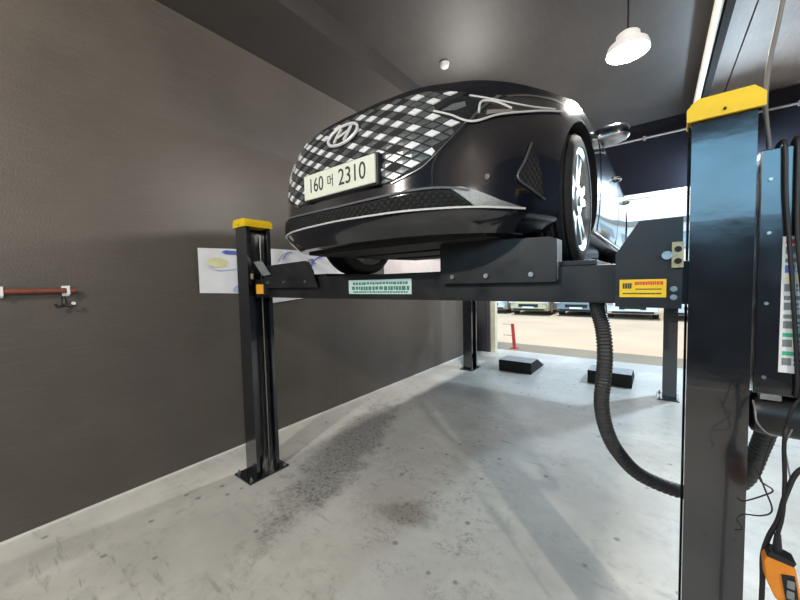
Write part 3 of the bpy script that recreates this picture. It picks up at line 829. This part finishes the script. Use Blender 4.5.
m = MB(); m.lathe([(0, .248), (.05, .248), (.065, .256), (.07, .27), (.07, .56), (.06, .575), (0, .575)], (0, 1.57, 1.234), 0, 40)
at(m, PU).build('tank_shell', M['beam'], pu, 40)
m = MB(); m.box(.30, .50, 1.54, 1.60, 1.300, 1.3125); at(m, PU).build('mounting_foot', M['beam'], pu)
m = MB(); m.box(.262, .31, 1.50, 1.53, 1.292, 1.311, 0, .003); at(m, PU).build('hose_fitting', M['steel'], pu)

def cable(name, pts, r, m, label, cat, group=None, n=8, sub=8):
    b = MB(); b.tube(crpath(pts, sub), r, n); return tag(b.build(name, m, None, 60), label, cat, group)
cable('hydraulic_hose', [(0.2820, 1.5320, 2.0601), (0.2884, 1.5020, 2.0750), (0.2937, 1.4790, 2.0537), (0.2980, 1.4770, 1.9148), (0.3076, 1.4770, 1.7760), (0.3204, 1.4770, 1.5944), (0.3332, 1.4770, 1.3808), (0.3332, 1.4820, 1.3167)], .0055, M['cable'], 'black hose looping down the control box face, nearest the post', 'hose', 'hoses on the control box')
cable('hydraulic_hose', [(0.3161, 1.5320, 2.0601), (0.3183, 1.5020, 2.0804), (0.3193, 1.4800, 2.0537), (0.3204, 1.4780, 1.9148), (0.3236, 1.4780, 1.7867), (0.3396, 1.4780, 1.5944), (0.3439, 1.4780, 1.4022), (0.3418, 1.4840, 1.3167)], .006, M['cable'], 'black hose looping down the control box face, nearer the right edge', 'hose', 'hoses on the control box')
cable('conduit_pipe', [(.288, 1.62, 2.055), (.284, 1.62, 2.12), (.278, 1.62, 2.18), (.274, 1.62, 2.25), (.281, 1.62, 2.37), (.305, 1.62, 2.55), (.34, 1.62, 2.9), (.40, 1.62, 3.6), (.46, 1.62, 4.36)], .0065, M['conduit'], 'grey conduit rising from the control box to the ceiling', 'conduit', None, 12)

# corrugated hose
HP = [(-.195, 1.595, 1.5845), (-.190, 1.60, 1.54), (-.173, 1.60, 1.468), (-.165, 1.60, 1.364), (-.172, 1.62, 1.251), (-.180, 1.64, 1.135), (-.162, 1.67, 1.014), (-.123, 1.73, .902), (-.045, 1.80, .795), (.092, 1.87, .735), (.21, 1.88, .76), (.290, 1.85, .87), (.318, 1.80, 1.02), (.326, 1.72, 1.16), (.326, 1.66, 1.312)]
pth = crpath(HP, 22)
m = MB(); m.tube(pth, .03, 16, rf=lambda i: .0300 if i % 3 else .0255)
tag(m.build('corrugated_hose', M['hose'], None, 80), 'thick black corrugated hose sagging from the crossbeam to behind the right post', 'hose')
tag(MB().tube(crpath([(.215, 1.30, 1.338), (.212, 1.255, 1.325), (.214, 1.25, 1.30), (.221, 1.25, 1.285), (.238, 1.26, 1.265), (.262, 1.30, 1.25)], 6), .0022, 6).build('thin_wire', M['greycable'], None, 60), 'thin grey wire curling under the control box', 'wire')

# hanging pendant control
PC = (.253, 1.20, .90)
pc = thing('pendant_control', 'orange hand-held pendant control hanging from its cable', 'pendant control', PC)
m = MB()
m.prism([(-.022, .082), (-.029, .066), (-.025, .02), (-.008, -.022), (.014, -.034), (.030, -.028), (.034, .0), (.024, .068), (.016, .080)], -.018, .018, 1)
bm = bmesh.new(); vs_ = [bm.verts.new(v) for v in m.v]
for f in m.f: bm.faces.new([vs_[i] for i in f])
bmesh.ops.recalc_face_normals(bm, faces=bm.faces); bmesh.ops.bevel(bm, geom=bm.edges[:], offset=.003, segments=2, affect='EDGES', profile=.5)
MB().bm(bm).build('housing', M['orange'], pc, 50)
m = MB(); m.prism([(-.024, .080), (.020, .074), (.024, .084), (.0, .092), (-.018, .094)], -.0195, .0195, 1); m.build('top_bumper', M['cable'], pc)
m = MB(); m.prism([(.000, .046), (.022, .052), (.029, .0), (.024, -.022), (.010, -.022)], -.0215, -.018, 1); bp_ = m.build('button_panel', M['cable'], pc)
for z in (.030, .004):
    m = MB(); m.box(.009, .022, -.0255, -.0215, z - .010, z + .010, 0, .002); m.build('push_button', M['grey'], bp_)
m = MB(); m.tube([(-.004, 0, .088), (-.004, 0, .135)], .009, 12, rf=lambda i: (.0095, .006)[i]); m.build('cable_gland', M['cable'], pc, 40)
cable('pendant_cable', [(.249, 1.20, 1.034), (.256, 1.20, 1.09), (.257, 1.20, 1.177), (.254, 1.20, 1.26), (.262, 1.22, 1.312), (.30, 1.34, 1.33), (.36, 1.485, 1.335)], .0042, M['cable'], 'black cable from the tank down to the orange pendant control', 'cable')
cable('power_cable', [(.33, 1.20, 1.245), (.281, 1.20, 1.21), (.260, 1.20, 1.14), (.250, 1.205, 1.07), (.236, 1.212, 1.013), (.229, 1.222, .95), (.230, 1.222, .86), (.225, 1.22, .60), (.22, 1.26, .3), (.24, 1.3, .015), (.32, 1.32, .012)], .0055, M['cable'], 'thick dark cable passing behind the orange pendant control to the floor', 'cable')
cable('loose_wire', [(.237, 1.215, 1.272), (.222, 1.21, 1.20), (.216, 1.20, 1.162), (.238, 1.20, 1.144), (.225, 1.21, 1.12), (.191, 1.22, 1.086), (.182, 1.24, 1.08)], .0018, M['cable'], 'thin loose wire with a sharp kink beside the right post', 'wire', 'loose wires by the right post')
cable('loose_wire', [(.206, 1.21, 1.20), (.225, 1.20, 1.14), (.238, 1.20, 1.092), (.22, 1.20, 1.07), (.188, 1.20, 1.06), (.180, 1.22, 1.03), (.190, 1.22, 1.01), (.178, 1.23, .995)], .0018, M['cable'], 'thin loose wire curling back to the right post below the kinked one', 'wire', 'loose wires by the right post')
cable('loose_wire', [(.270, 1.22, 1.30), (.258, 1.21, 1.26), (.262, 1.20, 1.21), (.268, 1.205, 1.17), (.262, 1.21, 1.13)], .0018, M['greycable'], 'thin grey wire running alongside the pendant cable', 'wire', 'loose wires by the right post')

# ------------------------------------------------------------------ ceiling and wall fittings
cable('cable_tray', [(.425, FY + .05, 4.20), (.425, 0, 4.20), (.425, 6.95, 4.20)], .036, M['tray'], 'long ivory cable tube running along the ceiling above the right post', 'conduit', None, 12)
cable('drop_wire', [(.39, 6.95, 4.17), (.384, 6.98, 4.05), (.38, 7.0, 3.85), (.378, 7.0, 3.72)], .008, M['conduit'], 'short grey wire dropping from the end of the ivory ceiling tube', 'wire')
m = MB(); m.tube([(-3.3, BY - .03, 4.13), (4.1, BY - .03, 4.13)], .017, 10)
for x in (-.2, 1.6): m.box(x - .02, x + .02, BY - .05, BY, 4.10, 4.16)
tag(m.build('conduit_pipe', M['conduit'], None, 60), 'thin pale conduit running across the dark header over the doorway', 'conduit')
det = thing('smoke_detector', 'small round white detector on the ceiling above the car', 'detector', (-2.13, 3.78, CZ))
MB().lathe([(0, -.055), (.03, -.055), (.05, -.04), (.055, -.012), (.06, 0), (0, 0)], n=24).build('detector_body', M['white'], det, 40)

def pendant(loc, label, energy, col=(1, .955, .89)):
    t = thing('pendant_lamp', label, 'ceiling lamp', loc, 0, 'ceiling lamps')
    MB().lathe([(0, .115), (.05, .115), (.07, .10), (.075, .045), (.118, .03), (.128, .0), (.128, -.02), (.12, -.02)], n=40).build('lamp_housing', M['lampmetal'], t, 40)
    MB().lathe([(0, -.030), (.06, -.032), (.105, -.026), (.119, -.014), (.119, -.008), (0, -.008)], n=40).build('diffuser', M['lampglow'], t, 40)
    MB().lathe([(.068, -.033), (.076, -.039), (.083, -.033), (.076, -.026), (.068, -.033)], n=36).build('lens_ring', M['satin'], t, 40)
    MB().cyl((0, 0, (CZ - loc[2] + .115) / 2), .006, CZ - loc[2] - .115, 2, 8).build('cord', M['cable'], t, 40)
    L = bpy.data.lights.new('lamp_light', 'POINT'); L.shadow_soft_size = .07; L.energy = energy; L.color = col
    lo = link(bpy.data.objects.new('lamp_light', L)); lo.location = (0, 0, -.13); lo.parent = t
    return t
pendant((-.180, 2.90, 3.27), 'glowing round pendant lamp hanging above the car, by the header', LAMP[0])
pendant((3.3, -1.5, 3.6), 'unseen round lamp added as fill over the right bay near the high window', LAMP[1], (1, .93, .82))  # unseen lamp added to brighten the room from the right
pendant((-1.7, -1.6, 3.5), 'unseen round lamp added as fill between the high window wall and the raised car', LAMP[2], (1, .93, .82))  # added out of view to light the left wall and floor
pendant((-2.40, 5.0, 3.45), 'round pendant lamp hanging behind the raised car, nearest the left wall', LAMP[3], (1, .96, .91))
pendant((.95, 7.1, 3.40), 'round pendant lamp hanging behind the right foreground post, nearest the doorway', LAMP[4], (.62, .83, 1))

# wall rack with red bar
rk = thing('tool_rail', 'red-brown rail in white holders fixed to the left wall', 'wall rail', (WX, .2, 1.68))
m = MB(); m.tube([(.035, -.40, .005), (.035, .29, .000)], .018, 12); m.build('rail', M['redbar'], rk, 40)
for y in (-.08, .235):
    m = MB(); m.box(0, .02, y - .018, y + .022, -.04, .035, 0, .002); m.box(.018, .055, y + .005, y + .022, -.028, .036, 0, .002); m.build('rail_holder', M['white'], rk)
hk = thing('wall_hook', 'small black double hook below the right end of the red-brown rail', 'hook', (WX, .425, 1.58))
m = MB(); m.box(0, .01, -.012, .012, -.01, .07); m.tube(crpath([(.01, 0, .04), (.03, 0, .0), (.045, -.035, -.015), (.055, -.05, .005)], 5), .008, 8); m.tube(crpath([(.01, 0, .04), (.03, 0, .0), (.045, .035, -.012), (.055, .045, .008)], 5), .007, 8)
m.build('hook_arms', M['cable'], hk, 40)
m = MB(); m.cyl((.055, .044, .006), .012, .014, 0, 12); m.build('hook_tip', M['white'], hk, 40)

# banners on the left wall
def sheet(name, pts, wave, off, mats, label, parent=None, thick=.002, nx=22, ny=8):
    """quad sheet in the wall plane (y,z corners: tl, tr, br, bl)"""
    V = []; F = []
    for k in (0, 1):
        for j in range(ny + 1):
            for i in range(nx + 1):
                a, b = i / nx, j / ny
                y = (pts[0][0] * (1 - a) + pts[1][0] * a) * (1 - b) + (pts[3][0] * (1 - a) + pts[2][0] * a) * b
                z = (pts[0][1] * (1 - a) + pts[1][1] * a) * (1 - b) + (pts[3][1] * (1 - a) + pts[2][1] * a) * b
                w = wave * (math.sin(a * 11 + b * 4) + .6 * math.sin(a * 23 - b * 7 + 1))
                V.append((WX + off + wave * 1.7 + w + k * thick, y, z))
    n = (nx + 1) * (ny + 1)
    for j in range(ny):
        for i in range(nx):
            q = (j * (nx + 1) + i, j * (nx + 1) + i + 1, (j + 1) * (nx + 1) + i + 1, (j + 1) * (nx + 1) + i)
            F.append(tuple(n + a for a in q)); F.append(tuple(reversed(q)))
    for i in range(nx): F += [(i, i + 1, n + i + 1, n + i), (ny * (nx + 1) + i, ny * (nx + 1) + i + 1, n + ny * (nx + 1) + i + 1, n + ny * (nx + 1) + i)]
    for j in range(ny): F += [(j * (nx + 1), (j + 1) * (nx + 1), n + (j + 1) * (nx + 1), n + j * (nx + 1)), (j * (nx + 1) + nx, (j + 1) * (nx + 1) + nx, n + (j + 1) * (nx + 1) + nx, n + j * (nx + 1) + nx)]
    o = mesh_obj(name, V, F, mats, parent, None, 30)
    return o
b1 = sheet('banner', [(1.345, 2.055), (1.90, 2.075), (1.90, 1.60), (1.345, 1.628)], .002, .002, M['banner'], '')
tag(b1, 'white sheet with blue and pale yellow print on the wall behind the left post', 'banner')
fx = WX + .0125
m = MB(); m.prism([(1.50 + math.cos(2 * PI * i / 24) * .10 + .02, 1.925 + math.sin(2 * PI * i / 24) * .048) for i in range(24)], fx, fx + .002, 0); m.build('yellow_patch', M['paleyellow'], b1)
m = MB(); m.tube(crpath([(fx, 1.44, 1.885), (fx, 1.52, 1.845), (fx, 1.62, 1.85), (fx, 1.72, 1.86)], 6), .004, 6)
m.build('grey_line', M['palebluep'], b1)
m = MB(); m.prism([(1.56, 2.03), (1.60, 2.048), (1.78, 2.045), (1.82, 2.03), (1.78, 2.006), (1.60, 2.008)], fx, fx + .002, 0); m.build('blue_heading', M['blue'], b1)
m = MB(); m.prism([(1.66, 1.655), (1.70, 1.70), (1.74, 1.672), (1.80, 1.72), (1.80, 1.63), (1.66, 1.63)], fx, fx + .002, 0); m.build('blue_corner', M['palebluep'], b1)
b2 = sheet('banner', [(1.92, 2.095), (2.82, 2.105), (3.24, 1.80), (1.93, 1.76)], .005, .002, M['banner'], '')
tag(b2, 'creased white sheet with blue strokes behind the left wheel stop', 'banner')
b4 = sheet('banner', [(1.93, 1.75), (3.1, 1.78), (2.85, 1.545), (1.93, 1.475)], .004, .004, M['banner'], '')
tag(b4, 'crumpled white strip showing just below the left end of the crossbeam', 'banner')
fx2 = WX + .024
for pts, rr in (([(2.62, 1.86), (2.66, 1.96), (2.76, 2.03), (2.84, 2.05)], .008), ([(2.60, 1.99), (2.66, 2.0), (2.70, 1.94)], .007), ([(2.24, 1.98), (2.30, 2.06), (2.36, 2.07)], .006)):
    MB().tube(crpath([(fx2, *q) for q in pts], 5), rr, 6).build('blue_stroke', M['blue'], b2, 40)
b3 = sheet('banner', [(4.05, 2.30), (6.15, 2.30), (6.15, 1.66), (4.05, 1.66)], .004, .002, M['bannerpink'], '')
tag(b3, 'wide blush-white board on the left wall seen under the raised car', 'board')

# ------------------------------------------------------------------ floor ramps behind the lift
def drive_ramp(x0, x1, y0, label):
    t = thing('drive_on_ramp', label, 'ramp', ((x0 + x1) / 2, y0, 0), 0, 'drive-on ramps behind the lift')
    w = (x1 - x0) / 2
    MB().prism([(0, 0), (0, .205), (.40, .207), (.85, .016), (.85, 0)], -w, w, 0).build('ramp_deck', M['ramptop'], t)
    MB().box(-w - .004, w + .004, -.008, 0, .0, .203).build('end_face', M['matte'], t)
    for s in (-1, 1): MB().prism([(.0, .004), (.0, .20), (.38, .20), (.80, .006), (.80, .004)], s * w - .004, s * w + .004, 0).build('side_plate', M['matte'], t)
drive_ramp(-2.32, -1.74, 6.02, 'black-ended drive-on ramp on the floor left of the hanging hose')
drive_ramp(-.86, -.275, 6.06, 'black-ended drive-on ramp on the floor right of the hanging hose')

# ------------------------------------------------------------------ out in the yard
rp = thing('gate_post', 'short red barrier post at the left side of the doorway', 'post', (-2.80, 8.30, -.03))
MB().tube([(-.05, 0, .62), (.0, 0, .0)], .042, 12).build('post_tube', M['red'], rp, 40)
MB().tube([(-.04, 0, .60), (-.30, .05, .60)], .014, 8).build('barrier_rail', M['cream'], rp, 40)
MB().tube([(-.02, 0, .32), (-.30, .05, .32)], .014, 8).build('barrier_rail', M['cream'], rp, 40)
MB().box(-.09, .09, -.09, .09, 0, .02).build('base_plate', M['red'], rp)

def yard_car(x, y, col, label, rz=0., hatch=False):
    t = thing('parked_car', label, 'car', (x, y, -.03), rz, 'cars parked across the yard')
    mp = mat('car_colour', col, .4, .0, coat=.1, var=.04)
    m = MB()
    side = [(0, .35), (.03, .62), (.25, .80), (1.1, .92), (4.1, .96), (4.35, .85), (4.4, .40), (4.2, .24), (.2, .22)]
    V = []; F = []; secs = [(-.88, .06), (-.80, 0), (.80, 0), (.88, .06)]
    for sx, ins in secs: V += [(sx, 2.2 + (py - 2.2) * (1 - ins), pz if .3 < pz < .7 else pz - (ins * .6 if pz > .7 else -ins * .3)) for py, pz in side]
    n = len(side)
    for k in range(3): F += [(k * n + i, k * n + (i + 1) % n, (k + 1) * n + (i + 1) % n, (k + 1) * n + i) for i in range(n)]
    F += [tuple(range(n)), tuple(3 * n + i for i in range(n - 1, -1, -1))]
    mesh_obj('body', V, F, mp, t, None, 30)
    e = 4.3 if hatch else 3.7
    cab = [(.98, .90, .80), (1.75, 1.40, .60), (e - .55, 1.40, .60), (e, .92, .78)]
    V = [(s * w, py, pz) for py, pz, w in cab for s in (-1, 1)]
    F = [(0, 1, 3, 2), (2, 3, 5, 4), (4, 5, 7, 6), (0, 2, 4, 6), (1, 7, 5, 3), (0, 6, 7, 1)]
    mesh_obj('windows', V, F, M['glass'], t)
    MB().prism([(1.70, 1.39), (e - .5, 1.39), (e - .62, 1.45), (1.85, 1.45)], -.60, .60, 0).build('roof', mp, t)
    for sx in (-.78, .78):
        for wy in (.85, 3.5):
            w = MB().cyl((sx, wy, .32), .32, .2, 0, 24).build('wheel', M['rubber'], t, 40)
            MB().cyl((sx * 1.13, wy, .32), .2, .03, 0, 20).build('rim', M['alloy'], w, 40)
        MB().box(sx - .13, sx + .13, -.015, .05, .60, .70, 0, .01).build('headlight', M['reflector'], t)
    MB().box(-.45, .45, -.012, .05, .42, .56, 0, .01).build('grille', M['matte'], t)
    MB().box(-.26, .26, -.025, -.005, .36, .44).build('license_plate', M['plate'], t)
    MB().box(-.7, .7, .0, .06, .26, .33).build('lower_intake', M['matte'], t)
    return t
yard = [(-6.9, 16.6, (.55, .53, .50), 'pale grey parked car partly hidden behind the left door jamb', 0), (-4.85, 16.3, (.44, .36, .20), 'gold parked car across the yard, left of the hose', .02),
        (-2.85, 16.6, (.16, .17, .18), 'dark grey parked car across the yard, just left of the hose', -.04), (-.75, 16.3, (.72, .71, .68), 'white parked car across the yard, right of the hose', .04),
        (1.35, 16.4, (.48, .50, .53), 'silver parked car across the yard beside the far right lift post', .03), (3.5, 16.7, (.30, .07, .06), 'dark red parked car across the yard hidden behind the right post', 0)]
for k, (x, y, c, l, rz) in enumerate(yard): yard_car(x, y, c, l, rz, k % 2 == 0)

bd = thing('building', 'pale low building with rows of windows beyond the yard', 'building', (1, 44, -.03))
mw = mat('pale_render', (.82, .74, .68), .8, var=.05, scale=1)
MB().box(-22, 22, 0, 10, 0, 7.2).build('wall', mw, bd)
MB().box(-22.4, 22.4, -.4, 10.4, 7.2, 7.7).build('roof', M['conduit'], bd)
for k in range(11):
    for z in (1.2, 4.5):
        f = MB().box(-20.5 + k * 4, -18.1 + k * 4, -.06, .02, z, z + 1.7).build('window', M['conduit'], bd)
        MB().box(-20.4 + k * 4, -18.2 + k * 4, -.08, -.05, z + .1, z + 1.6).build('pane', M['pane'], f)

# ------------------------------------------------------------------ light, sky, camera
W = bpy.data.worlds.new('sky'); SC.world = W; W.use_nodes = True
nt = W.node_tree; bg = nt.nodes['Background']
tc = nt.nodes.new('ShaderNodeTexCoord'); sp = nt.nodes.new('ShaderNodeSeparateXYZ'); nt.links.new(tc.outputs['Generated'], sp.inputs[0])
def grad(stops):
    cr = nt.nodes.new('ShaderNodeValToRGB'); el = cr.color_ramp.elements
    el[0].position, el[1].position = stops[0][0], stops[-1][0]; el[0].color = (*stops[0][1], 1); el[1].color = (*stops[-1][1], 1)
    for p_, c_ in stops[1:-1]: el.new(p_).color = (*c_, 1)
    nt.links.new(sp.outputs[2], cr.inputs[0]); return cr.outputs[0]
haze = ramp(nt, sp.outputs[1], -.35, .35)       # bright haze over the yard side, clear blue behind
cloud = noise(nt, tc.outputs['Generated'], 3.5, 6, .6)
blue = grad([(0, (.8, .95, 1.1)), (.14, (1.6, 3.6, 5.2)), (.42, (1.4, 3.2, 4.8)), (.62, (.35, .6, 1.0)), (1, (.3, .5, .9))])
blue = mixc(nt, mth(nt, 'MULTIPLY', ramp(nt, cloud, .5, .72), .3), blue, (1.4, 1.7, 2.0))
pale = grad([(0, (1.45, 1.5, 1.55)), (.3, (1.35, 1.5, 1.62)), (1, (.5, .7, .95))])
nt.links.new(mixc(nt, haze, blue, pale), bg.inputs['Color']); bg.inputs['Strength'].default_value = SKY
L = bpy.data.lights.new('sun', 'SUN'); L.energy = SUN; L.angle = .01; L.color = (1, .95, .86)
so = link(bpy.data.objects.new('sun', L)); so.rotation_euler = (math.radians(-12.5), math.radians(-4), 0)
so.rotation_euler = Vector((.05, .205, -1)).to_track_quat('-Z', 'Y').to_euler()

f, yaw, pit, rol, h = 332.5884, .6569, .0517, -.0225, 1.6824
F_ = Vector((-math.sin(yaw) * math.cos(pit), math.cos(yaw) * math.cos(pit), -math.sin(pit)))
r0 = F_.cross(Vector((0, 0, 1))).normalized(); u0 = r0.cross(F_)
r_ = r0 * math.cos(rol) + u0 * math.sin(rol); u_ = u0 * math.cos(rol) - r0 * math.sin(rol)
cam = bpy.data.cameras.new('camera'); cam.sensor_width = 36; cam.lens = f / 800 * 36; cam.clip_start = .02; cam.clip_end = 300
co = link(bpy.data.objects.new('camera', cam))
co.matrix_world = Matrix(((r_.x, u_.x, -F_.x, 0), (r_.y, u_.y, -F_.y, 0), (r_.z, u_.z, -F_.z, h), (0, 0, 0, 1)))
SC.camera = co
SC.view_settings.view_transform = 'Standard'; SC.view_settings.look = 'None'; SC.view_settings.gamma = 1; SC.view_settings.use_curve_mapping = False
SC.view_settings.exposure = EXPO
SC.cycles.use_denoising = True
SC.cycles.max_bounces = 8; SC.cycles.diffuse_bounces = 5; SC.cycles.sample_clamp_indirect = 6
SC.cycles.caustics_reflective = False; SC.cycles.caustics_refractive = False
